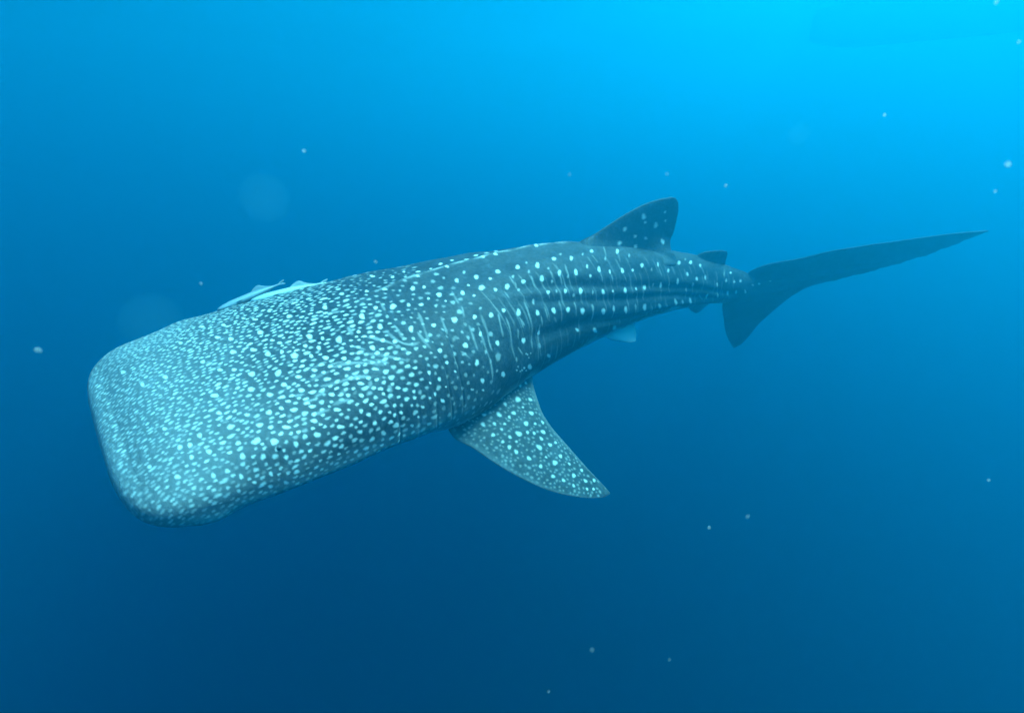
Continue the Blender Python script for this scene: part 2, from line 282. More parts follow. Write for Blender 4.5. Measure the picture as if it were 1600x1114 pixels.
SPOTS = [(0.92, 0.138, 4028, 1418, 2171, 1), (0.945, 0.234, 4387, 1447, 3041, 1), (1.067, 0.144, 2955, 1224, 1987, 1), (1.001, 0.112, 7269, 2878, 4166, 1), (1.045, 0.308, 4453, 1930, 3557, 1), (1.218, 0.079, 4649, 2314, 3287, 1), (1.273, 0.093, 9738, 4989, 7511, 1), (1.236, 0.176, 12599, 5739, 11354, 1), (1.128, 0.173, 7608, 3254, 5977, 1), (1.178, 0.198, 4845, 815, 5796, 1), (1.296, 0.178, 2895, 1371, 2800, 1), (1.151, 0.329, 4938, 1628, 5831, 1), (1.232, 0.236, 7096, 2916, 7315, 0.5), (1.259, 0.343, 2372, 724, 3245, 1), (1.446, 0.128, 3971, 2213, 3935, 1), (1.403, 0.224, 3539, 1668, 4339, 1), (1.474, 0.187, 9056, 4744, 10881, 1), (1.567, 0.142, 3432, 2003, 3918, 1), (1.528, 0.229, 2315, 1157, 3305, 1), (1.451, 0.258, 9022, 4069, 12809, 1), (1.37, 0.365, 4399, 1754, 6357, 1), (1.347, 0.45, 6759, 3118, 6979, 1), (1.006, 0.192, 9188, 3420, 6318, 0.5), (0.911, 0.308, 7494, 2054, 5871, 1), (0.95, 0.336, 6198, 1667, 5466, 1), (0.886, 0.27, 7182, -2461, 9691, 1), (0.856, 0.221, 11601, 3435, 6838, 1), (1.291, 0.232, 25950, 11195, 28529, 1), (1.436, 0.333, 8714, 3062, 14894, 0.5), (1.532, 0.083, 8746, 5392, 8269, 0.5), (1.16, 0.061, 13968, 6695, 8857, 0.5), (1.403, 0.079, 10218, 5803, 8592, 0.5), (1.169, 0.146, 19900, 9050, 15508, 0.5), (1.347, -0.052, 3573, 1287, 2347, 1), (1.499, -0.066, 3614, 1913, 2365, 1), (1.227, -0.094, 6333, 2964, 3198, 1), (1.254, -0.028, 9628, 2828, 6544, 1), (1.314, -0.125, 11469, 6500, 5615, 1), (1.413, -0.036, 8392, 4864, 5519, 1), (1.586, -0.081, 6023, 3703, 3801, 1), (1.641, -0.023, 3337, 878, 2975, 1), (1.747, -0.073, 4872, 2749, 3140, 1), (1.111, 0.013, 6348, -2436, 6020, 1), (1.045, -0.027, 6872, 1354, 3948, 1), (1.106, -0.064, 10640, 3836, 5393, 0.5), (1.16, -0.051, 7443, -2362, 5886, 0.5), (1.178, -0.193, 5315, 129, 1585, 1), (1.296, 0.011, 8452, -2892, 9108, 1), (1.479, 0.01, 5960, -2063, 7412, 1), (1.727, 0.004, 4837, -204, 6121, 1), (1.431, 0.334, 8775, 3071, 14929, 0.5), (1.47, 0.384, 3055, 1518, 4066, 1), (1.562, 0.383, 5196, 2529, 7713, 1), (1.711, 0.154, 2620, 1591, 3399, 1), (1.621, 0.191, 7654, 4238, 10557, 1), (1.596, 0.266, 5969, 2802, 10173, 1), (1.686, 0.265, 2412, 1168, 4442, 1), (1.856, 0.157, 3170, 2015, 4424, 1), (1.768, 0.217, 9358, 6312, 11636, 0.5), (1.752, 0.297, 6118, 2703, 12930, 0.5), (1.814, 0.26, 3499, 1759, 6702, 1), (1.936, 0.141, 10550, 6878, 14292, 0.5), (1.893, 0.212, 10053, 6879, 11831, 0.5), (1.989, 0.179, 2851, 1964, 3447, 1), (1.957, 0.266, 2334, 1201, 3964, 1), (1.661, 0.415, 2159, 935, 3307, 1), (1.814, 0.379, 6505, 3445, 5386, 0.5), (1.809, 0.441, 3171, 911, 4421, 1), (1.957, 0.347, 4138, 1727, 6034, 1), (2.049, 0.213, 7213, 3908, 12924, 0.5), (2.144, 0.152, 2946, 1899, 4421, 1), (2.028, 0.291, 6757, 2592, 15014, 0.5), (2.105, 0.256, 4224, 2531, 4707, 1), (2.028, 0.35, 10933, 5119, 9567, 0.5), (2.099, 0.36, 4679, 1714, 5769, 1), (2.281, 0.162, 4231, 3111, 4976, 1), (2.223, 0.121, 7016, 5061, 9645, 0.5), (2.241, 0.267, 3231, 1857, 3260, 1), (2.161, 0.285, 11035, 6224, 9566, 0.5), (1.952, 0.448, 2175, 347, 3135, 1), (2.077, 0.462, 2852, 253, 3590, 1), (2.212, 0.487, 2017, 60, 1934, 1), (2.235, 0.373, 2897, 959, 2944, 1), (2.161, 0.392, 7223, 2083, 7563, 0.5), (2.399, 0.133, 16694, 13185, 14152, 0.5), (2.495, 0.107, 4171, 3351, 4559, 1), (1.825, -0.077, 3046, 1629, 2082, 1), (1.93, -0.123, 3880, 2287, 2600, 1), (1.742, -0.069, 4298, 2210, 2822, 1), (1.732, 0.004, 7112, 669, 8472, 1), (1.814, 0.012, 4469, -428, 7197, 1), (1.979, -0.018, 3026, 931, 3173, 1), (1.888, -0.016, 6735, 2640, 6853, 1), (2.11, -0.061, 2964, 1427, 1836, 1), (2.127, 0.007, 3711, 763, 5587, 1), (2.218, -0.054, 2167, 969, 1587, 1), (2.258, -0.025, 2974, 1888, 3010, 1), (2.375, -0.053, 3014, 1843, 2447, 1), (2.363, 0.232, 12862, 8173, 9783, 1), (2.351, 0.295, 10230, 5143, 9165, 1), (2.453, 0.255, 3750, 2089, 3097, 1), (2.714, 0.107, 4901, 3895, 4624, 1), (2.563, 0.172, 15791, 10862, 9944, 0.5), (2.544, 0.267, 11951, 5914, 7135, 1), (2.663, 0.257, 3892, 1912, 2966, 1), (2.765, 0.247, 9511, 4664, 8531, 1), (2.791, 0.141, 18539, 13001, 11289, 0.5), (2.87, 0.205, 4759, 2606, 3826, 1), (3.031, 0.183, 13020, 6626, 5279, 1), (2.949, 0.228, 20108, 8395, 7572, 0.5), (3.12, 0.213, 9951, 3980, 5098, 1), (3.262, 0.131, 4526, 3058, 4769, 1), (3.392, 0.099, 4624, 3523, 5497, 1), (3.481, 0.104, 10059, 5803, 6111, 1), (3.319, 0.202, 7737, 2520, 4565, 1), (3.414, 0.217, 5952, 1253, 4245, 1), (3.212, 0.093, 14005, 12211, 19769, 0.5), (3.348, 0.084, 13958, 12061, 19275, 0.5), (2.235, 0.373, 2897, 959, 2944, 1), (2.34, 0.388, 13388, 4086, 5241, 0.5), (2.435, 0.389, 3280, 819, 2856, 1), (2.532, 0.386, 12729, 2786, 8863, 1), (2.65, 0.381, 3753, 731, 2836, 1), (2.765, 0.364, 11765, 2038, 6485, 1), (2.856, 0.348, 3980, 664, 2595, 1), (2.943, 0.326, 17681, 2636, 5219, 0.5), (3.024, 0.321, 5520, 701, 2434, 1), (3.113, 0.306, 16228, 1506, 4723, 0.5), (3.198, 0.277, 7149, 880, 2302, 1), (3.305, 0.313, 8750, -781, 3901, 0.5), (3.37, 0.267, 6407, 242, 3696, 0.5), (2.316, 0.48, 10162, 1026, 1092, 0.5), (2.417, 0.503, 2210, -92, 1854, 1), (2.526, 0.492, 5025, -241, 2709, 1), (2.65, 0.5, 2605, -316, 1845, 1), (2.758, 0.48, 8271, -1201, 1930, 0.5), (2.856, 0.477, 2154, -410, 1748, 1), (3.024, 0.464, 2785, -1190, 2336, 1), (3.107, 0.455, 8762, -5699, 5370, 0.5), (3.198, 0.415, 3410, -1205, 2354, 1), (3.283, 0.404, 8395, -4633, 6095, 1), (3.377, 0.381, 2885, -1535, 2683, 1), (2.943, 0.491, 12612, -6630, 4870, 0.5), (2.575, 0.626, 1278, -772, 2308, 1), (2.351, 0.617, 1640, -1579, 4082, 1), (2.863, 0.633, 1359, -757, 2025, 1), (2.172, 0.591, 4059, -4501, 8960, 1), (1.259, 0.343, 2889, 997, 3742, 1), (1.37, 0.365, 4786, 1811, 7142, 1), (1.102, 0.449, 4025, 619, 5720, 1), (1.236, 0.471, 3050, 718, 3955, 1), (1.333, 0.532, 6303, 1660, 6353, 0.5), (1.431, 0.516, 3139, 726, 4094, 1), (1.646, 0.552, 2105, -46, 3490, 1), (1.259, 0.559, 4037, 776, 3526, 1), (1.273, 0.644, 4027, -777, 3985, 1), (1.436, 0.667, 2525, -776, 2437, 1), (1.799, 0.54, 5103, 44, 5775, 1), (1.793, 0.607, 5953, -603, 2518, 0.5), (1.706, 0.707, 1582, -1381, 3526, 1), (1.904, 0.692, 3330, -3548, 5972, 1), (1.187, 0.623, 8375, -789, 8264, 0.5), (1.347, 0.58, 9850, 2277, 5689, 0.5), (1.128, 0.555, 16480, -1957, 27477, 1), (1.106, 0.507, 7354, -1908, 16400, 1), (1.006, 0.515, 10926, 1475, 11898, 1), (1.04, 0.554, 12082, 560, 13648, 1), (0.993, 0.555, 22121, -2196, 30262, 1), (1.001, 0.603, 20812, 3856, 7999, 1), (1.032, 0.644, 13363, -2904, 12728, 1), (0.971, 0.608, 18371, -4594, 23250, 1), (1.205, 0.66, 10067, -10311, 29082, 1), (1.273, 0.688, 11543, -11487, 29763, 1), (1.058, 0.596, 28703, -6695, 42624, 1), (1.062, 0.47, 10636, -4453, 26754, 0.5), (1.093, 0.404, 24536, 5624, 31456, 0.5), (1.567, 0.666, 15266, -12970, 42756, 1), (1.557, 0.682, 15648, -13912, 41384, 1), (1.616, 0.699, 11100, -11200, 31186, 1), (1.641, 0.695, 7595, -7708, 22117, 1), (1.666, 0.628, 15698, -12165, 52822, 1), (1.651, 0.62, 19602, -12149, 59059, 1), (1.701, 0.629, 18731, -13199, 58519, 1), (1.681, 0.648, 22523, -13406, 58003, 1), (1.671, 0.719, 15073, -17170, 40444, 1), (1.596, 0.7, 17351, -17092, 47460, 1), (1.552, 0.625, 9467, -474, 5337, 0.5), (3.511, 0.187, 11781, 1358, 2351, 1), (3.655, 0.2, 11639, -1670, 3895, 1), (3.757, 0.146, 7824, 641, 4592, 1), (3.828, 0.064, 7004, 5848, 11413, 1), (3.86, 0.124, 7268, 758, 5402, 1), (3.948, 0.091, 5962, 1577, 5091, 1), (4.105, 0.086, 5386, 2287, 16598, 1), (4.181, 0.062, 4484, 3137, 19358, 1), (4.3, -0.002, 16425, 8902, 19084, 1), (4.3, 0.028, 5454, -596, 21348, 1), (4.37, -0.011, 10277, 5583, 9597, 1), (4.466, -0.013, 10897, 6092, 9944, 0.5), (3.564, 0.309, 5021, -2550, 3281, 1), (3.694, 0.273, 6655, -4280, 4564, 1), (3.812, 0.225, 4328, -2606, 3587, 1), (3.916, 0.189, 6114, -3698, 5567, 1), (4.03, 0.155, 4328, -2325, 5389, 1), (4.3, -0.251, 27841, -10325, 5810, 1), (3.37, 0.264, 5606, 849, 6215, 0.5), (3.305, 0.313, 10797, -1002, 4592, 0.5), (3.741, 0.099, 24787, 7028, 3311, 0.5), (0.609, 0.208, 4954, 489, 2223, 1), (0.699, 0.135, 5589, 1363, 2127, 1), (0.773, 0.221, 3914, 1011, 2024, 1), (0.731, 0.175, 15048, 3790, 6571, 1), (0.695, 0.217, 10402, 2332, 4691, 1), (0.662, 0.179, 12355, 2691, 4856, 1), (0.545, 0.132, 8098, 962, 2628, 1), (0.585, 0.158, 13751, 2517, 4551, 1), (0.461, 0.026, 8574, -185, 2622, 1), (0.577, -0.023, 8193, -57, 2953, 1), (0.844, -0.025, 5586, 1326, 2322, 1), (0.703, -0.05, 7604, -1116, 3744, 1), (0.465, 0.201, 7284, -1005, 3452, 1), (0.529, 0.259, 7155, -22, 3491, 1), (0.69, 0.281, 6296, -46, 4507, 1), (0.74, 0.321, 7175, -1299, 7407, 1), (0.633, 0.314, 9243, -1330, 7578, 1), (0.654, 0.243, 12914, 2570, 5778, 1), (0.727, 0.37, 5954, -2605, 8438, 1), (0.65, 0.373, 5861, -2536, 7487, 1), (0.561, 0.372, 8037, -2553, 7921, 1), (0.525, 0.319, 9522, -986, 6050, 1), (0.437, 0.268, 8430, -1300, 4407, 1), (0.473, 0.333, 9723, -2520, 7109, 1), (0.856, 0.324, 4888, 669, 4281, 1), (0.74, 0.446, 6802, -4364, 13100, 1), (0.814, 0.416, 6115, -4709, 13460, 1), (0.723, 0.488, 7920, -2482, 11546, 1), (0.565, 0.448, 7863, -3708, 10534, 1), (0.637, 0.437, 7582, -3764, 11390, 1), (0.629, 0.497, 6303, -3393, 10490, 1), (0.549, 0.499, 6860, -4258, 11021, 1), (0.509, 0.432, 9134, -3711, 10235, 1), (0.509, 0.391, 13159, -6101, 14384, 1), (0.406, 0.428, 10361, -2588, 8221, 1), (0.465, 0.479, 8669, -4311, 10931, 1), (0.335, 0.382, 9555, -1304, 5037, 1), (0.339, 0.217, 10093, -1477, 3942, 1), (0.541, 0.546, 6606, -1885, 7192, 1), (0.617, 0.556, 6659, -4444, 12104, 1), (0.699, 0.539, 11148, -767, 10645, 1), (0.719, 0.562, 10767, -1316, 10551, 1), (0.674, 0.603, 10069, -3753, 11584, 1), (0.839, 0.608, 11536, -2789, 12150, 1), (0.731, 0.599, 11339, -893, 8018, 1), (0.756, 0.649, 7928, -2493, 6451, 1), (0.374, 0.478, 8331, -278, 4834, 1), (0.417, 0.508, 7849, -447, 5238, 1), (0.823, 0.572, 13152, -466, 11524, 1), (0.86, 0.518, 8009, -3745, 15587, 1), (0.954, -0.082, 5787, 461, 2895, 1), (0.577, 0.313, 9643, -3052, 8619, 1), (0.429, 0.133, 13458, -769, 4704, 1), (0.394, 0.098, 11879, -1486, 4186, 1), (0.501, -0.204, 10200, -913, 2718, 1), (0.485, -0.073, 10248, -623, 3258, 1), (0.577, -0.2, 12797, -1443, 3847, 1), (0.605, -0.146, 10082, -1338, 3697, 1), (0.67, -0.168, 11401, -975, 3952, 1), (0.601, 0.1, 10642, -122, 4585, 1), (0.589, 0.062, 13067, -1167, 5777, 1), (0.521, 0.071, 10944, -834, 4277, 1), (0.911, 0.413, 5289, -3927, 12824, 1), (0.958, 0.384, 8079, -4619, 18062, 1), (0.958, 0.477, 8777, -4125, 19766, 1), (1.006, 0.518, 11446, -15, 15630, 1), (1.04, 0.557, 12069, 447, 13620, 1), (1.027, 0.641, 9924, -1729, 8728, 1), (0.916, 0.557, 12104, -2286, 16613, 1), (0.933, 0.628, 9956, -8301, 22330, 1), (0.844, 0.708, 16217, -6633, 11395, 1), (0.877, 0.68, 15231, -5941, 12894, 1), (0.907, 0.657, 21483, -7700, 21031, 1), (0.609, 0.208, 5016, 548, 2211, 1), (0.545, 0.132, 7211, 812, 2367, 1), (0.461, 0.026, 7372, -45, 2191, 1), (0.533, 0.255, 7920, 601, 3370, 1), (0.465, 0.196, 7393, -264, 2959, 1), (0.437, 0.272, 9936, -545, 4475, 1), (0.473, 0.333, 9443, -1571, 6118, 1), (0.525, 0.319, 10140, -558, 6000, 1), (0.561, 0.372, 8280, -1431, 6892, 1), (0.445, 0.399, 8052, -1538, 5906, 1), (0.513, 0.432, 8825, -1621, 7649, 1), (0.406, 0.428, 9364, -1765, 6815, 1), (0.469, 0.482, 10281, -3424, 10935, 1), (0.382, 0.476, 9138, 294, 4657, 1), (0.421, 0.511, 9556, 354, 5219, 1), (0.429, 0.455, 13402, -1206, 9143, 1), (0.339, 0.382, 12491, -1875, 6794, 1), (0.331, 0.5, 11464, -428, 6346, 1), (0.378, 0.533, 13405, -324, 7722, 1), (0.335, 0.452, 14267, -2317, 9230, 1), (0.343, 0.221, 11667, -1470, 4468, 1), (0.517, 0.065, 8319, -1108, 3470, 1), (0.581, -0.032, 6943, -527, 2750, 1), (0.327, 0.305, 15123, -1381, 6125, 1), (0.257, 0.355, 14572, -1308, 5592, 1), (0.226, 0.372, 17038, -1307, 6093, 1), (0.202, 0.359, 16923, -902, 5170, 1), (0.171, 0.453, 16438, -3269, 7457, 1), (0.261, 0.43, 14224, -606, 6010, 1), (0.284, 0.517, 18717, -1933, 11379, 1), (0.249, 0.508, 19148, -1172, 9984, 1), (0.311, 0.552, 19978, -1271, 10595, 1), (0.296, 0.588, 21515, -7433, 15657, 1), (0.378, 0.629, 16976, -6812, 11610, 1), (0.421, 0.644, 17364, -6385, 10814, 1), (0.218, 0.417, 22903, -1355, 8662, 1), (0.187, 0.249, 23835, -3179, 6435, 1), (0.121, 0.354, 30004, -8196, 8985, 1), (0.249, -0.02, 11946, -1215, 2838, 1), (0.183, -0.047, 17712, -1250, 3021, 1), (0.148, -0.204, 16847, -2580, 2530, 1), (0.366, 0, 11475, -1435, 3573, 1), (0.453, -0.12, 9785, -1023, 2997, 1), (0.485, -0.066, 9802, -1060, 3389, 1), (0.437, -0.263, 10567, -1520, 2410, 1), (0.343, -0.202, 13762, -1693, 3264, 1), (0.39, 0.368, 14953, -2228, 8756, 1), (0.481, 0.405, 14514, -1444, 10041, 1), (0.473, 0.544, 10909, -1634, 8888, 1), (0.437, 0.566, 16255, -952, 9544, 1), (0.386, 0.589, 18205, -2616, 10158, 1), (0.339, 0.588, 26449, -8295, 19462, 1), (0.577, 0.313, 9710, -903, 6663, 1), (0.707, -0.057, 7646, -541, 3462, 1), (0.678, -0.178, 9708, -1184, 3410, 1)]
STREAKS = [(1, [(1.31, 0.379), (1.31, 0.423), (1.291, 0.47), (1.287, 0.526)]), (1, [(1.408, 0.373), (1.398, 0.401), (1.403, 0.443), (1.37, 0.506), (1.38, 0.551)]), (1, [(1.523, 0.377), (1.499, 0.43), (1.489, 0.483), (1.479, 0.51)]), (1, [(1.552, 0.408), (1.552, 0.456), (1.547, 0.489), (1.528, 0.543), (1.532, 0.588), (1.542, 0.63)]), (1, [(1.747, 0.4), (1.737, 0.46), (1.742, 0.502), (1.716, 0.623)]), (1, [(1.214, 0.294), (1.2, 0.329), (1.191, 0.376), (1.178, 0.401)]), (1, [(1.102, 0.321), (1.084, 0.372), (1.075, 0.405)]), (1, [(1.333, 0.307), (1.314, 0.351)]), (1, [(1.361, 0.402), (1.351, 0.449), (1.337, 0.531), (1.347, 0.58), (1.347, 0.635), (1.347, 0.687)]), (1, [(1.819, 0.483), (1.793, 0.541), (1.788, 0.608), (1.819, 0.688)]), (1, [(1.882, 0.42), (1.882, 0.478)]), (1, [(1.651, 0.436), (1.676, 0.482)]), (1, [(1.611, 0.49), (1.596, 0.532)]), (1, [(1.151, 0.472), (1.151, 0.53), (1.151, 0.561)]), (1, [(1.2, 0.487), (1.232, 0.533)]), (1, [(1.581, 0.574), (1.616, 0.618)]), (1, [(1.768, 0.321), (1.742, 0.383), (1.737, 0.438), (1.732, 0.493)]), (1, [(1.882, 0.406), (1.882, 0.46), (1.888, 0.506)]), (1, [(1.888, 0.227), (1.877, 0.292), (1.882, 0.324)]), (1, [(2.038, 0.384), (2.017, 0.451), (2.011, 0.535)]), (1, [(2.161, 0.41), (2.144, 0.487), (2.15, 0.527)]), (1, [(2.322, 0.454), (2.316, 0.552)]), (1, [(1.83, 0.46), (1.83, 0.514)]), (1, [(1.656, 0.438), (1.661, 0.492)]), (1, [(1.552, 0.415), (1.552, 0.456), (1.547, 0.493)]), (1, [(1.523, 0.377), (1.499, 0.43), (1.489, 0.476)]), (1, [(1.413, 0.376), (1.403, 0.412), (1.394, 0.451)]), (1, [(1.946, 0.484), (1.962, 0.511)]), (1, [(1.757, 0.252), (1.742, 0.284)]), (1, [(2.201, 0.191), (2.167, 0.247), (2.167, 0.301)]), (1, [(2.099, 0.27), (2.099, 0.318)]), (1, [(2.049, 0.23), (2.038, 0.286)]), (1, [(1.747, 0.208), (1.742, 0.261)]), (1, [(1.646, 0.286), (1.646, 0.329)]), (0.8, [(2.447, 0.272), (2.453, 0.333)]), (0.8, [(2.544, 0.283), (2.55, 0.34)]), (0.8, [(2.656, 0.282), (2.675, 0.326)]), (0.8, [(2.765, 0.256), (2.778, 0.316)]), (0.8, [(3.024, 0.194), (3.038, 0.262)]), (0.8, [(2.322, 0.454), (2.31, 0.557)]), (0.8, [(2.526, 0.509), (2.52, 0.559)]), (0.8, [(2.758, 0.46), (2.765, 0.534)]), (0.8, [(2.65, 0.034), (2.556, 0.196)]), (0.8, [(2.701, 0.126), (2.675, 0.2)]), (0.8, [(2.465, 0.141), (2.477, 0.206)]), (0.8, [(3.107, 0.307), (3.127, 0.365)]), (0.8, [(2.765, 0.38), (2.784, 0.417)]), (0.8, [(3.481, 0.11), (3.503, 0.16)]), (1, [(1.137, 0.224), (1.115, 0.289), (1.093, 0.347), (1.08, 0.401)]), (1, [(1.218, 0.29), (1.196, 0.342), (1.182, 0.401)]), (1, [(1.342, 0.294), (1.314, 0.346)]), (1, [(1.314, 0.383), (1.3, 0.439), (1.291, 0.485)]), (1, [(1.413, 0.368), (1.398, 0.413)]), (1, [(1.001, 0.24), (0.993, 0.299), (0.984, 0.355)]), (1, [(1.37, 0.173), (1.347, 0.233), (1.333, 0.286)]), (1, [(1.04, 0.089), (1.023, 0.152)]), (1, [(1.218, 0.414), (1.191, 0.431)]), (0.7, [(3.481, 0.116), (3.518, 0.189), (3.541, 0.243)]), (0.7, [(3.772, 0.039), (3.733, 0.133)]), (0.7, [(3.655, 0.206), (3.71, 0.29)]), (0.7, [(3.617, 0.269), (3.655, 0.305)]), (0.7, [(3.733, 0.22), (3.765, 0.262)]), (0.7, [(3.466, 0.317), (3.526, 0.347)]), (1.1, [(0.666, 0.337), (0.719, 0.339), (0.764, 0.36), (0.81, 0.386), (0.869, 0.425)]), (1.1, [(0.76, 0.303), (0.806, 0.33), (0.856, 0.364), (0.911, 0.409), (0.95, 0.442)]), (1.1, [(0.856, 0.254), (0.894, 0.287), (0.924, 0.32), (0.954, 0.381), (0.975, 0.415)]), (1.1, [(0.593, 0.349), (0.646, 0.346), (0.686, 0.348)]), (1.1, [(0.646, 0.403), (0.711, 0.408), (0.76, 0.424), (0.802, 0.448)]), (1.1, [(0.95, 0.262), (0.954, 0.323), (0.975, 0.371), (1.019, 0.389), (1.049, 0.379)]), (1.1, [(1.062, 0.32), (1.058, 0.382), (1.067, 0.444)]), (1.1, [(0.794, 0.28), (0.827, 0.321)]), (1.1, [(0.646, 0.457), (0.678, 0.443), (0.707, 0.443)]), (1.1, [(0.781, 0.445), (0.769, 0.472), (0.744, 0.475)]), (1.1, [(0.839, 0.168), (0.827, 0.223)]), (1.1, [(0.81, 0.018), (0.873, 0.05)]), (1.1, [(0.835, 0.381), (0.873, 0.414)]), (1.1, [(0.589, 0.418), (0.625, 0.414)]), (1.1, [(0.686, 0.32), (0.736, 0.334)]), (1.1, [(0.609, 0.312), (0.658, 0.296), (0.695, 0.303)]), (1.1, [(0.806, 0.37), (0.848, 0.407)]), (1.1, [(0.549, 0.419), (0.585, 0.428)]), (1.1, [(0.839, 0.492), (0.823, 0.508), (0.839, 0.527)]), (1.1, [(0.561, 0.479), (0.609, 0.485)]), (1.1, [(0.625, 0.392), (0.67, 0.405)]), (1.1, [(0.529, 0.38), (0.561, 0.391)]), (1.1, [(0.625, 0.473), (0.682, 0.482)])]


spot = np.zeros((NX, NT))
def stamp(X0, S0, A, level, soft=.38):
    det = A[0] * A[2] - A[1]**2
    rX, rS = 1.35 * math.sqrt(A[2] / det), 1.35 * math.sqrt(A[0] / det)
    i0, i1 = np.searchsorted(XM, X0 - rX), np.searchsorted(XM, X0 + rX) + 1
    if i1 - i0 < 2 or i0 >= NX:
        return
    i1 = min(i1, NX)
    im = min((i0 + i1) // 2, NX - 1)
    ds = PER[im, 0] / NT
    row = S[im]
    jc = int(np.abs(row - S0).argmin())
    jn = int(rS / ds * 1.5) + 4
    if 2 * jn > NT:
        return
    jj = (np.arange(jc - jn, jc + jn + 1)) % NT
    dX = XM[i0:i1, None] - X0
    dS = S[i0:i1][:, jj] - S0
    q = np.sqrt(np.maximum(A[0] * dX * dX + 2 * A[1] * dX * dS + A[2] * dS * dS, 0))
    th = np.arctan2(dS * math.sqrt(A[2]), dX * math.sqrt(A[0]))
    p = rng.random(3) * 6.28
    q = q * (1 + .10 * np.cos(2 * th + p[0]) + .09 * np.cos(3 * th + p[1]) + .05 * np.cos(5 * th + p[2]))
    v = level * (1 - sstep(1 - soft, 1 + soft, q))
    blk = spot[i0:i1][:, jj]
    spot[i0:i1, jj] = np.maximum(blk, v)

placed = []
for (x0, s0, a0, b0, c0, k) in SPOTS:
    q = 2.2 if x0 < 1.5 else 1.6
    a0, b0, c0 = a0 * q, b0 * q, c0 * q
    stamp(x0, s0, (a0, b0, c0), (1.0 if k > .8 else .45) * rng.uniform(.88, 1.0))
    placed.append((x0, s0, math.sqrt(2 / (a0 + c0)) * 1.5))
    if s0 > .25 and x0 > 1.0:                                     # the far flank carries the like
        stamp(x0 + rng.normal(0, .03), -s0 + rng.normal(0, .02), (a0, -b0, c0), (1.0 if k > .8 else .45))
def streak(pts, width, level):
    P = np.array(pts, float)
    d = np.concatenate([[0], np.cumsum(np.linalg.norm(np.diff(P, axis=0), axis=1))])
    if d[-1] < .01:
        return
    m = max(4, int(d[-1] / .006))
    u = np.linspace(0, d[-1], m)
    Q = np.stack([np.interp(u, d, P[:, 0]), np.interp(u, d, P[:, 1])], 1)
    if len(P) > 2:
        k = np.exp(-.5 * ((u[:, None] - u[None]) / (.18 * d[-1] / (len(P) - 1) + .012))**2)
        Q = (k @ Q) / k.sum(1, keepdims=True)
    f1, f2 = rng.random(2) * 6
    for (qx, qs), uu in zip(Q, u):
        e = min(uu, d[-1] - uu) / d[-1]
        wd = width * (.55 + .45 * min(1, e * 5)) * (1 + .25 * math.sin(uu * 42 + f1))
        stamp(qx, qs, (1 / wd**2, 0, 1 / wd**2), level * (.75 + .25 * math.sin(uu * 27 + f2)) * (.5 + .5 * min(1, e * 6)), .5)
for wd, pts in STREAKS:
    streak(pts, .0056 * wd, .30)
    if min(q[1] for q in pts) > .15:
        streak([(x + .02, -y) for x, y in pts], .0066 * wd, .25)
# thin wavering bars down the flanks
for side in (1, -1):
    for x0 in np.arange(1.50, 3.85, .060):
        x0 += rng.normal(0, .010)
        per = float(np.interp(x0, XM, PER[:, 0]))
        s1 = rng.uniform(.07, .16) * per
        while s1 < .36 * per:
            s2 = s1 + rng.uniform(.05, .13) * per
            m = np.linspace(s1, min(s2, .40 * per), 6)
            streak([(x0 + .030 * (v - .2) / .3 + .003 * math.sin(v * 14 + x0 * 5), side * v) for v in m], rng.uniform(.0040, .0064), rng.uniform(.13, .26))
            s1 = s2 + rng.uniform(.02, .10) * per
# small dots crowd the head and thin out behind the gills
def gap(x):
    return np.interp(x, [0, .2, .45, .75, 1.0, 1.25, 1.4], [.0130, .0138, .0160, .0200, .0255, .033, .052])
cell = {}
CS = .04
def near(x, sv, r):
    a, b = int(x / CS), int(math.floor(sv / CS))
    for i in (a - 1, a, a + 1):
        for j in (b - 1, b, b + 1):
            for (px, ps, pr) in cell.get((i, j), ()):
                if ((px - x) * .72)**2 + (ps - sv)**2 < (.5 * (r + pr))**2:
                    return True
    return False
for x0, s0, r0 in placed:
    cell.setdefault((int(x0 / CS), int(math.floor(s0 / CS))), []).append((x0, s0, min(2 * r0 + .004, .07)))
N = 130000
cx = rng.uniform(.030, 1.42, N)
cs = rng.uniform(-1.35, 1.35, N)
perx = np.interp(cx, XM, PER[:, 0])
for x0, s0, pr in zip(cx, cs, perx):
    if abs(s0) > .40 * pr:
        continue
    g = float(gap(x0)) * rng.uniform(.8, 1.25)
    if near(x0, s0, g):
        continue
    cell.setdefault((int(x0 / CS), int(math.floor(s0 / CS))), []).append((x0, s0, g))
    r = g * rng.uniform(.215, .34) * (1 - .25 * float(sstep(.9, 1.3, x0)))
    el = rng.uniform(1.2, 1.9) if x0 < 1.0 else rng.uniform(.9, 1.4)
    sk = rng.normal(0, .18)
    a0, c0 = 1 / (r * el)**2, 1 / r**2
    stamp(x0, s0, (a0, sk * (c0 - a0) * .5, c0), rng.uniform(.48, 1.0) * (.80 + .20 * float(sstep(.1, .5, x0))) * (1 - .55 * float(sstep(.75, 1.15, x0))), .35)
# a second generation of faint tiny dots between the others
N = 60000
for x0, s0 in zip(rng.uniform(.03, .95, N), rng.uniform(-1.2, 1.2, N)):
    if abs(s0) > .36 * float(np.interp(x0, XM, PER[:, 0])):
        continue
    g = float(np.interp(x0, [0, .4, .8, 1.35], [.0085, .0115, .017, .028]))
    if near(x0, s0, g):
        continue
    cell.setdefault((int(x0 / CS), int(math.floor(s0 / CS))), []).append((x0, s0, g * 1.5))
    r = g * rng.uniform(.28, .42)
    el = rng.uniform(1.0, 2.0)
    stamp(x0, s0, (1 / (r * el)**2, rng.normal(0, .15) / r**2 * .4, 1 / r**2), rng.uniform(.18, .42), .5)
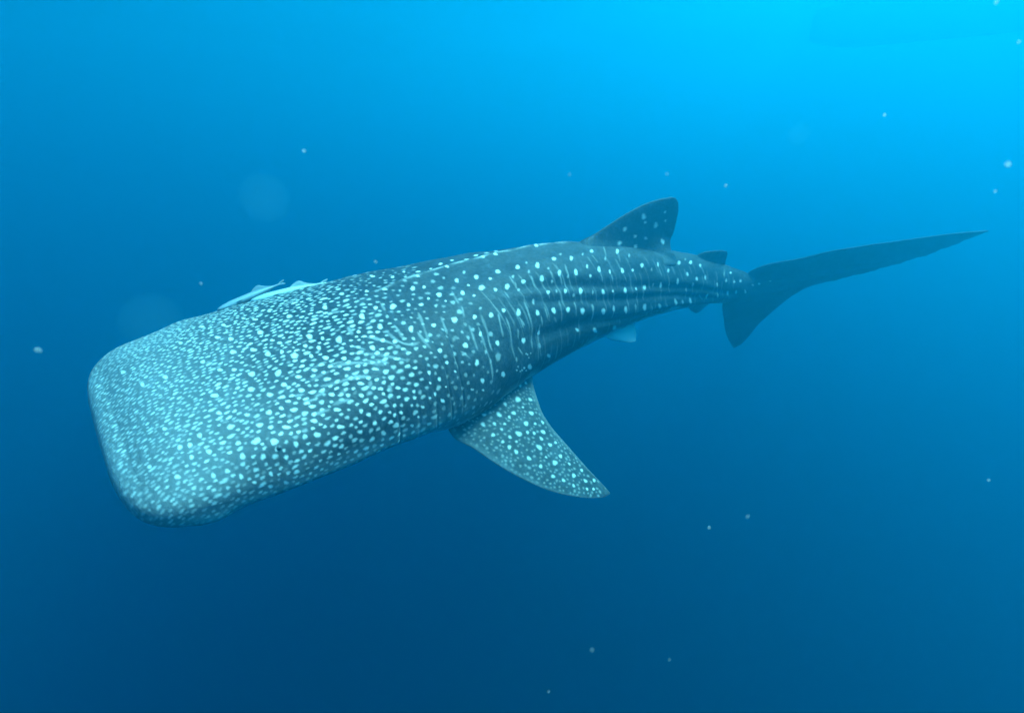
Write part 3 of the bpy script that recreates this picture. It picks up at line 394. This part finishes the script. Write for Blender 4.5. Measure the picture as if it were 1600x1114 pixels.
# broken pale line on the back's crest, part marking, part painted highlight
for x0 in np.arange(1.02, 2.5, .012):
    stamp(x0, .002 * math.sin(x0 * 30), (1 / .012**2, 0, 1 / .0085**2), .36 * (.55 + .45 * math.sin(x0 * 41)) * float(sstep(1.0, 1.2, x0)) * float(1 - sstep(2.2, 2.5, x0)), .5)
# pale belly and lip; snout and lower head edge painted lighter as fill light
lo = np.interp(bxs, [0, .12, .22, .34], [92, 92, 98, 112])[:, None]
pale = sstep(lo, lo + 26, adeg + 6 * np.sin(X * 50) + 4 * np.sin(X * 131)) * (1 - sstep(.70, .78, bxs))[:, None]
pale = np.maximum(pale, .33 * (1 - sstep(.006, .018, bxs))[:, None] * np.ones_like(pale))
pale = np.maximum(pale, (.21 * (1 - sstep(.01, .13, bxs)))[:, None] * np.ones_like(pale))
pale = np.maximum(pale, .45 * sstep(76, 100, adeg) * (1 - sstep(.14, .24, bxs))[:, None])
spot = spot * (1 - .75 * sstep(104, 122, adeg) * (1 - sstep(.24, .32, bxs))[:, None]) * sstep(.0045, .0065, bxs)[:, None]

VV, FF, AS, AP = [], [], [], []
nv = 0
def add_part(P, F, sp, pa):
    global nv
    VV.append(P.reshape(-1, 3))
    for f in F:
        FF.append(f + nv)
    AS.append(np.broadcast_to(sp, P.shape[:-1]).ravel())
    AP.append(np.broadcast_to(pa, P.shape[:-1]).ravel())
    nv += P.reshape(-1, 3).shape[0]
fan0 = np.stack([np.zeros(NT - 2, int), np.arange(2, NT), np.arange(1, NT - 1)], 1)
fan1 = (NX - 1) * NT + fan0[:, ::-1]
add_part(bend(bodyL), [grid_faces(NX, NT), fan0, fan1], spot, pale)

# ---- fins: each a lofted blade whose root flares into the body
def blade(front, back, th, nc, nrm, camber=0.0, flare=2.0):
    """front, back (n,3): leading and trailing edge from root to tip; th (n): half thickness"""
    n_ = len(front)
    u = .5 - .5 * np.cos(np.linspace(0, np.pi, nc))
    prof = 2.6 * (np.sqrt(u) * (1 - u)**.8) * .75
    chord = back - front
    mid = front[:, None] + chord[:, None] * u[None, :, None]
    cl = np.linalg.norm(chord, axis=1)
    cam_ = camber * cl[:, None] * 4 * u * (1 - u)
    off = np.minimum(th[:, None] * prof[None], .16 * cl[:, None] + 1e-5)
    top = mid + nrm * (cam_ + off)[..., None]
    bot = mid + nrm * (cam_ - off)[..., None]
    return np.concatenate([top, bot[:, ::-1][:, 1:-1]], 1), u
def blade_uv(u):
    return np.concatenate([u, u[::-1][1:-1]])
def resample(P, n_):
    P = np.array(P, float)
    d = np.concatenate([[0], np.cumsum(np.linalg.norm(np.diff(P, axis=0), axis=1))])
    d /= d[-1]
    q = np.linspace(0, 1, n_)
    return np.stack([pch(d, P[:, i], q) for i in range(P.shape[1])], 1)
def tipfan(nr, nc):
    b = (nr - 1) * nc
    return np.stack([np.full(nc - 2, b), b + np.arange(1, nc - 1), b + np.arange(2, nc)], 1)
def dots(P2, lst, level=1.0, soft=.3):
    v = np.zeros(P2.shape[:-1])
    for (a0, b0, r0) in lst:
        da, db = P2[..., 0] - a0, P2[..., 1] - b0
        th = np.arctan2(db, da)
        p = rng.random(2) * 6.28
        q = np.sqrt(da * da + db * db) / r0 * (1 + .13 * np.cos(2 * th + p[0]) + .10 * np.cos(3 * th + p[1]))
        v = np.maximum(v, level * (1 - sstep(1 - soft, 1 + soft, q)))
    return v

# pectoral fins
PO, P1, P2 = np.array([1.177816, 0.468342, -0.173429]), np.array([0.993392, -0.114619, 0.005917]), np.array([0.105284, 0.88954, -0.44456])
PN = np.cross(P1, P2)
lead = resample([(.030, -.20), (.002, -.06), (-.012, .037), (.033, .135), (.083, .265), (.146, .385), (.222, .495), (.32, .591), (.408, .655), (.475, .687), (.508, .692)], 230)
trail = resample([(.70, -.20), (.69, -.10), (.658, -.03), (.62, .014), (.563, .102), (.519, .192), (.504, .293), (.505, .399), (.505, .521), (.511, .629), (.512, .686)], 230)
tt = np.linspace(0, 1, 230)
thk = (.024 * (1 - tt)**.8 + .004 + .012 * np.exp(-tt / .14)) * (1 - sstep(.97, 1, tt) * .8)
lead3 = np.concatenate([lead, np.zeros((230, 1))], 1)
trail3 = np.concatenate([trail, np.zeros((230, 1))], 1)
droop = -.10 * np.clip(tt - .25, 0, 1)**2
lead3[:, 2] += 0; trail3[:, 2] += 0
bl, u = blade(lead3, trail3, thk, 120, np.array([0, 0, 1.]), camber=.02)
pl = bl[..., :2]
fillp = []
for _ in range(2600):
    a0, b0 = rng.uniform(0, .62), rng.uniform(-.02, .66)
    r0 = rng.uniform(.0035, .0075)
    if all((a0 - q[0])**2 + (b0 - q[1])**2 > (1.15 * (r0 + q[2]) + .004)**2 for q in fillp + PECTORAL_SPOTS):
        fillp.append((a0, b0, r0))
psp = np.maximum(dots(pl, [(a0, b0, r0 * .68) for a0, b0, r0 in PECTORAL_SPOTS], .85, .5), dots(pl, fillp, .30, .5))
uu = blade_uv(u)[None]
edge = sstep(.0, .07, uu) * (1 - sstep(.90, .99, uu))
psp = psp * (.15 + .85 * edge)
under = np.concatenate([np.zeros(120), np.ones(118)])[None]
ppa = np.maximum(.02 + .14 * (1 - edge), .75 * under) * np.ones_like(psp)
for side in (1, -1):
    L = (PO + bl[..., 0:1] * P1 + bl[..., 1:2] * P2 + bl[..., 2:3] * PN) / TL
    if side < 0:
        # the far fin hangs lower
        L = L * FLIP
        piv = np.array([.235, -.075, -.03])
        q = L - piv
        an = math.radians(22)
        L = piv + np.stack([q[..., 0], q[..., 1] * math.cos(an) - q[..., 2] * math.sin(an), q[..., 1] * math.sin(an) + q[..., 2] * math.cos(an)], -1)
    add_part(rigid(L, .235), [grid_faces(230, 238), tipfan(230, 238)], psp, ppa)

# first dorsal fin, second dorsal fin (plane of symmetry)
def upright(front, back, th, n_, nc, spots=None, palev=0.0, y0=0.0, lean=0.0):
    f3, b3 = resample(front, n_), resample(back, n_)
    f = np.stack([f3[:, 0], np.full(n_, y0), f3[:, 1]], 1)
    b = np.stack([b3[:, 0], np.full(n_, y0), b3[:, 1]], 1)
    P, u = blade(f, b, th, nc, np.array([0, 1., 0]))
    tq = np.linspace(0, 1, n_)[:, None]
    P[..., 1] += lean * sstep(.55, 1.0, blade_uv(u))[None] * (1 - sstep(.30, .62, tq))
    v = dots(P[..., [0, 2]] * TL, spots, .8) if spots else 0.0
    add_part(bend(P), [grid_faces(n_, 2 * nc - 2), tipfan(n_, 2 * nc - 2)], v * np.ones(P.shape[:-1]), palev * np.ones(P.shape[:-1]))
tt = np.linspace(0, 1, 110)
upright([(.395, .040), (.405, .060), (.418, .0695), (.4306, .0735), (.4512, .0826), (.4757, .0937), (.5002, .1029), (.5209, .1080), (.532, .1098)],
        [(.500, .020), (.515, .035), (.541, .041), (.543, .047), (.5405, .052), (.5423, .0605), (.5455, .0751), (.5454, .0916), (.5427, .1040), (.538, .1092)],
        .0055 * (1 - tt)**.7 + .0010 + .014 * np.exp(-np.maximum(tt - .18, 0) / .10), 110, 70, DORSAL_SPOTS, lean=.024)
tt = np.linspace(0, 1, 50)
upright([(.578, .030), (.585, .043), (.594, .050), (.608, .0535), (.620, .0555)], [(.640, .012), (.652, .024), (.640, .032), (.6325, .042), (.630, .051), (.627, .0550)],
        .0035 * (1 - tt)**.7 + .0008 + .007 * np.exp(-np.maximum(tt - .2, 0) / .12), 50, 36)
# anal fin
upright([(.590, -.008), (.602, -.020), (.618, -.030), (.628, -.033)], [(.640, -.004), (.645, -.018), (.640, -.026), (.632, -.033)],
        .003 * (1 - tt)**.7 + .0006 + .005 * np.exp(-tt / .1), 50, 30, None, .3)
# tail fin, one blade from the lower to the upper tip
zk = [-.1216, -.1, -.0498, -.0191, .0, .0352, .0491, .0713, .0953, .115, .1331, .1512, .1686, .1823]
fk = [.8080, .7747, .7085, .6742, .664, .6790, .694, .7319, .7629, .8008, .8423, .8832, .9244, .9620]
zk2 = [-.1216, -.112, -.0988, -.0502, .0022, .0296, .0506, .0749, .101, .1274, .1565, .1823]
bk = [.8111, .8150, .8124, .7955, .7902, .7975, .8258, .8626, .895, .9245, .9465, .9645]
zz = np.linspace(-.1216, .1823, 320)
f = np.stack([pch(zk, fk, zz), 0 * zz, zz], 1)
b = np.stack([pch(zk2, bk, zz), 0 * zz, zz], 1)
b[:, 0] += (.0016 * np.sin(zz * 260) + .0012 * np.sin(zz * 611 + 1) + .0008 * np.sin(zz * 1470)) * sstep(.02, .06, zz) * (1 - sstep(.15, .18, zz))
P, u = blade(f, b, .0042 * (1 - np.abs(zz - .03) / .16)**.6 + .0010, 70, np.array([0, 1., 0]))
add_part(bend(P), [grid_faces(320, 138), tipfan(320, 138)], np.zeros(P.shape[:-1]), np.zeros(P.shape[:-1]))
# pelvic fins
tt = np.linspace(0, 1, 50)
for side in (1, -1):
    fr = resample([(.425, .030, -.020), (.436, .034, -.030), (.452, .037, -.036), (.468, .039, -.040)], 50)
    bk_ = resample([(.480, .020, -.014), (.484, .026, -.026), (.483, .031, -.032), (.478, .0375, -.0405)], 50)
    P, u = blade(fr, bk_, .004 * (1 - tt)**.7 + .0007 + .004 * np.exp(-tt / .12), 40, np.array([0, .85, .5]))
    P[..., 1] *= side
    add_part(bend(P), [grid_faces(50, 78), tipfan(50, 78)], np.zeros(P.shape[:-1]), .95 * np.ones(P.shape[:-1]))

# ---- skin
sm, n, l = new_mat('shark_skin')
bs = n['Principled BSDF']
def attr(nm):
    a_ = n.new('ShaderNodeAttribute'); a_.attribute_name = nm; return a_.outputs['Fac']
tc = n.new('ShaderNodeTexCoord')
def noise(scale, det, rough=.6):
    t_ = n.new('ShaderNodeTexNoise'); t_.inputs['Scale'].default_value = scale; t_.inputs['Detail'].default_value = det
    t_.inputs['Roughness'].default_value = rough; l.new(tc.outputs['Object'], t_.inputs['Vector']); return t_.outputs['Fac']
def ramp(src, stops):
    r_ = n.new('ShaderNodeValToRGB'); l.new(src, r_.inputs[0])
    while len(r_.color_ramp.elements) < len(stops):
        r_.color_ramp.elements.new(.5)
    for e_, (p_, c_) in zip(r_.color_ramp.elements, stops):
        e_.position = p_; e_.color = (*c_, 1)
    return r_.outputs[0]
def mix(fac, a_, b_, mode='MIX'):
    m_ = n.new('ShaderNodeMix'); m_.data_type = 'RGBA'; m_.blend_type = mode
    for sock, v in ((m_.inputs[0], fac), (m_.inputs[6], a_), (m_.inputs[7], b_)):
        if hasattr(v, 'links'):
            l.new(v, sock)
        else:
            sock.default_value = v if isinstance(v, float) else (*v, 1)
    return m_.outputs[2]
skin = ramp(noise(7.5, 8, .68), [(.30, (0.018, 0.024, 0.03)), (.55, (0.034, 0.043, 0.05)), (.75, (0.07, 0.084, 0.094))])
fine = ramp(noise(60, 5, .7), [(.32, (.55, .55, .55)), (.72, (1.5, 1.5, 1.5))])
skin = mix(1.0, skin, fine, 'MULTIPLY')
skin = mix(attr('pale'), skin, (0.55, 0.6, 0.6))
white = ramp(noise(40, 5, .7), [(.3, (0.56, 0.59, 0.55)), (.7, (0.8, 0.82, 0.77))])
skin = mix(attr('spot'), skin, white)
l.new(skin, bs.inputs['Base Color'])
bs.inputs['Roughness'].default_value = .55
bs.inputs['Specular IOR Level'].default_value = .12        # wet skin in water hardly glints
bmp = n.new('ShaderNodeBump'); bmp.inputs['Strength'].default_value = .5; bmp.inputs['Distance'].default_value = .006
l.new(noise(55, 4), bmp.inputs['Height']); l.new(bmp.outputs[0], bs.inputs['Normal'])
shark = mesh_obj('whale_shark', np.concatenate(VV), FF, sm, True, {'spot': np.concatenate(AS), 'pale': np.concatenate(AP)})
shark.matrix_world = SHARK
tag(shark, 'whale shark with white spots on dark skin swimming through open blue water', 'shark')

def simple(name, colr, rough=.5, spec=.3):
    m_, n_, l_ = new_mat(name)
    b_ = n_['Principled BSDF']
    t_ = n_.new('ShaderNodeTexNoise'); t_.inputs['Scale'].default_value = 30
    r_ = n_.new('ShaderNodeValToRGB'); l_.new(t_.outputs['Fac'], r_.inputs[0])
    r_.color_ramp.elements[0].color = (*[v * .75 for v in colr], 1); r_.color_ramp.elements[1].color = (*[min(1, v * 1.2) for v in colr], 1)
    l_.new(r_.outputs[0], b_.inputs['Base Color'])
    b_.inputs['Roughness'].default_value = rough; b_.inputs['Specular IOR Level'].default_value = spec
    return m_
def ball(name, rad, mat, parent=None, nu=24, nw=14, lump=0.0, scale=(1, 1, 1)):
    a_ = np.linspace(0, 2 * np.pi, nu, endpoint=False)[None]; b_ = np.linspace(.02, np.pi - .02, nw)[:, None]
    P = np.stack([np.sin(b_) * np.cos(a_), np.sin(b_) * np.sin(a_), np.cos(b_) * np.ones_like(a_)], -1)
    if lump:
        p = rng.random(6) * 6.28
        P = P * (1 + lump * (np.sin(3 * P[..., 0] + p[0]) * np.sin(4 * P[..., 1] + p[1]) + .7 * np.sin(6 * P[..., 2] + p[2] + 3 * P[..., 0])))[..., None]
    P = P * rad * np.array(scale)
    f0 = np.stack([np.zeros(nu - 2, int), np.arange(1, nu - 1), np.arange(2, nu)], 1)
    return mesh_obj(name, P.reshape(-1, 3), outward(P.reshape(-1, 3), [grid_faces(nw, nu), f0, (nw - 1) * nu + f0[:, ::-1]]), mat, True, None, parent)

def skin_point(x, degr, lift=0.0):
    """a point on the shark's skin and its outward normal, in mesh coordinates"""
    i = int(np.abs(bxs - x).argmin()); j = int(np.abs((deg[i] - degr + 180) % 360 - 180).argmin())
    q = [bend(bodyL[a_ % NX, b_ % NT][None])[0] for a_, b_ in ((i, j), (i + 3, j), (i - 3, j), (i, j + 2), (i, j - 2))]
    ctr = bend(np.array([[x, 0, 0]]))[0]
    nn = np.cross(q[1] - q[2], q[3] - q[4]); nn /= np.linalg.norm(nn)
    if nn @ (q[0] - ctr) < 0:
        nn = -nn
    fw = q[1] - q[2]; fw /= np.linalg.norm(fw)
    return q[0] + nn * lift, nn, fw

# eyes: small, low on the sides of the head
eye_m, ring_m = simple('eye_dark', (.05, .06, .065), .15, .5), simple('eye_ring', (.07, .085, .095), .5)
for dg in (63, -63):
    p, nn, fw = skin_point(.071, dg % 360, -.0025)
    eo = ball('eye', .0095, ring_m, shark, 24, 14, 0, (1, 1, .55))
    zq = Vector(nn).to_track_quat('Z', 'Y')
    eo.location = p; eo.rotation_euler = zq.to_euler()
    pu = ball('pupil', .0055, eye_m, eo, 20, 12, 0, (1, 1, .7)); pu.location = (0, 0, .0032)

# ------------------------------------------------------------------ remoras riding on the head
def remora(label, x, dg, length, colr, yaw, lift, roll=0.0, tilt=0.0):
    n_, m_ = 90, 28
    t_ = np.linspace(0, 1, n_)
    hwid = pch([0, .03, .12, .25, .5, .75, .88, 1], [.004, .052, .080, .086, .072, .040, .018, .014], t_)
    hhei = pch([0, .03, .12, .25, .5, .75, .88, 1], [.003, .024, .044, .056, .055, .034, .017, .012], t_)
    a_ = np.linspace(0, 2 * np.pi, m_, endpoint=False)[None]
    P = np.stack([np.repeat(t_[:, None], m_, 1), hwid[:, None] * np.sin(a_), hhei[:, None] * np.cos(a_) + .040], -1)
    V = [P.reshape(-1, 3)]; F = [grid_faces(n_, m_)]
    f0 = np.stack([np.zeros(m_ - 2, int), np.arange(2, m_), np.arange(1, m_ - 1)], 1)
    F += [f0, (n_ - 1) * m_ + f0[:, ::-1]]
    k = n_ * m_
    def fin(front, back, nrm, th):
        nonlocal k
        fr, bk = resample(front, 24), resample(back, 24)
        Q, _ = blade(fr, bk, np.full(24, th), 16, np.array(nrm, float))
        V.append(Q.reshape(-1, 3)); F.append(grid_faces(24, 30, k)); F.append(tipfan(24, 30) + k); k += Q.reshape(-1, 3).shape[0]
    fin([(.52, 0, .085), (.60, 0, .13), (.66, 0, .150)], [(.90, 0, .055), (.80, 0, .085), (.69, 0, .146)], (0, 1, 0), .006)      # dorsal
    fin([(.52, 0, .010), (.60, 0, -.03), (.66, 0, -.048)], [(.90, 0, .035), (.80, 0, .005), (.69, 0, -.045)], (0, 1, 0), .006)   # anal
    fin([(.95, 0, .045), (1.01, 0, .070), (1.07, 0, .082)], [(1.0, 0, .045), (1.05, 0, .052), (1.085, 0, .074)], (0, 1, 0), .007)  # tail, upper
    fin([(.95, 0, .045), (1.01, 0, .020), (1.065, 0, .008)], [(1.0, 0, .045), (1.05, 0, .040), (1.08, 0, .014)], (0, 1, 0), .007)
    for s_ in (1, -1):
        fin([(.23, .055 * s_, .05), (.29, .10 * s_, .055), (.36, .135 * s_, .06)], [(.29, .05 * s_, .045), (.34, .085 * s_, .05), (.37, .13 * s_, .058)], (0, 0, 1), .005)
    V = np.concatenate(V) * length
    m2 = simple('remora_skin', colr, .4, .25)
    o = mesh_obj('remora', V, F, m2)
    p, nn, fw = skin_point(x, dg, lift)
    nn, fw = Vector(M3 @ nn), Vector(M3 @ fw)
    side = nn.cross(fw).normalized()
    fw = side.cross(nn).normalized()
    R3 = Matrix((fw, side, nn)).transposed().to_4x4()
    o.matrix_world = Matrix.Translation(SHARK @ Vector(p)) @ R3 @ Matrix.Rotation(yaw, 4, 'Z') @ Matrix.Rotation(tilt, 4, 'Y') @ Matrix.Rotation(roll, 4, 'X')
    tag(o, label, 'fish', 'remoras riding on the shark')
    for s_ in (1, -1):
        eb = ball('eye', .0095 * length, eye_m, o, 12, 8); eb.location = (.075 * length, .052 * length * s_, .052 * length)
    return o
remora('pale bluish remora clinging to the top of the shark head, ahead of the brighter one', .091, 315, .30, (.20, .26, .30), .05, -.010, 0, -.05)
remora('bright whitish remora lying flat on the shark head, behind the bluish one', .112, 322, .34, (.36, .43, .43), -.02, -.012)

# ------------------------------------------------------------------ specks drifting in the water
def at(u, v, dist):
    d = Vector(((u - 800) / FPX, (557 - v) / FPX, 1.0))
    q = C2W @ np.array(d) * dist
    return Vector(q) + CAM
speck_m, n, l = new_mat('marine_snow')
n.clear()
out = n.new('ShaderNodeOutputMaterial'); tr = n.new('ShaderNodeBsdfTransparent'); df = n.new('ShaderNodeBsdfTranslucent'); d2 = n.new('ShaderNodeBsdfDiffuse')
t_ = n.new('ShaderNodeTexNoise'); t_.inputs['Scale'].default_value = 300
r_ = n.new('ShaderNodeValToRGB'); l.new(t_.outputs['Fac'], r_.inputs[0])
r_.color_ramp.elements[0].color = (.55, .6, .55, 1); r_.color_ramp.elements[1].color = (.85, .88, .8, 1)
l.new(r_.outputs[0], df.inputs[0]); l.new(r_.outputs[0], d2.inputs[0])
ad = n.new('ShaderNodeMixShader'); ad.inputs[0].default_value = .4; l.new(df.outputs[0], ad.inputs[1]); l.new(d2.outputs[0], ad.inputs[2])
mx = n.new('ShaderNodeMixShader'); mx.inputs[0].default_value = .32
l.new(tr.outputs[0], mx.inputs[1]); l.new(ad.outputs[0], mx.inputs[2]); l.new(mx.outputs[0], out.inputs[0])
for (u, v, dist, px, el) in [(475, 236, .9, 3, 1.5), (1042, 272, .8, 2.6, .5), (1134, 290, .9, 2.4, 1.4), (1575, 257, .7, 4.5, 1.6), (1555, 299, .9, 3.2, 1), (59, 547, .8, 4.5, 1.7),
                             (1168, 807, .8, 3.5, .7), (1108, 824, 1.0, 3.5, 1.2), (925, 1015, .7, 4, .4), (1046, 1030, .9, 2.6, .6), (857, 1080, .9, 2.5, 1), (587, 409, .9, 2.6, 1.4),
                             (314, 443, .9, 3, 1), (890, 273, .8, 2.6, .5), (1545, 750, 1.0, 2.8, 1.6), (1592, 66, .8, 3, .8), (1557, 4, .8, 4, .8), (1382, 180, 1.0, 3, 1.3)]:
    o = ball('plankton_speck', .62 * px * dist / FPX, speck_m, None, 12, 8, .18, (el, .8, 1.0))
    o.location = at(u, v, dist); o.rotation_euler = tuple(rng.random(3) * .8)
    tag(o, 'tiny pale speck drifting in the open water', 'speck', 'specks drifting in the water')
orb_m, n, l = new_mat('backscatter_orb')  # soft scattering balls added to stand in for blurred backscatter near the lens
n.clear()
out = n.new('ShaderNodeOutputMaterial'); pv = n.new('ShaderNodeVolumePrincipled')
pv.inputs['Color'].default_value = (.25, .85, .95, 1); pv.inputs['Absorption Color'].default_value = (1, 1, 1, 1)
pv.inputs['Density'].default_value = 0.45; pv.inputs['Anisotropy'].default_value = .3
l.new(pv.outputs[0], out.inputs['Volume'])
for (u, v, dist, px, lab) in [(413, 310, .75, 38, 'faint round disc of out-of-focus backscatter well above the shark head'), (237, 502, .75, 44, 'faint round disc of out-of-focus backscatter right against the snout top'),
                              (1248, 210, .9, 17, 'very small faint disc of out-of-focus backscatter above the tail')]:
    o = ball('backscatter_orb', px * dist / FPX, orb_m, None, 40, 24, .02)
    o.location = at(u, v, dist)
    tag(o, lab, 'backscatter_orb', 'faint out-of-focus backscatter in the water')
# ------------------------------------------------------------------ a boat at the surface, far off in the haze
hm = simple('hull_paint', (.10, .12, .13), .6, .2)
n_ = 60
t_ = np.linspace(0, 1, n_)
bw = 1.05 * (1 - np.abs(2 * t_ - .85)**3.2 / 1.15**3.2)**.6 + .01
dr = .10 + .42 * (1 - sstep(.72, 1.0, t_)) * sstep(-.15, .15, t_)
an = np.linspace(0, np.pi, 19)[None]
H = np.stack([np.repeat((t_ - .5)[:, None] * 7.5, 19, 1), bw[:, None] * np.cos(an), -dr[:, None] * np.sin(an)**.8 + .55 * (np.abs(np.cos(an))**3) - .02], -1)
deck = H[:, [18, 0]] * np.array([1, .96, 1])
hull = mesh_obj('boat_hull', np.concatenate([H.reshape(-1, 3), deck.reshape(-1, 3)]), [grid_faces(n_, 19, 0, False), grid_faces(n_, 2, n_ * 19, False)], hm)
hull.location = (10.6, 12.4, .0); hull.rotation_euler = (0, 0, math.radians(-28))
tag(hull, 'dim boat hull floating at the surface, nearly lost in the blue haze', 'boat')
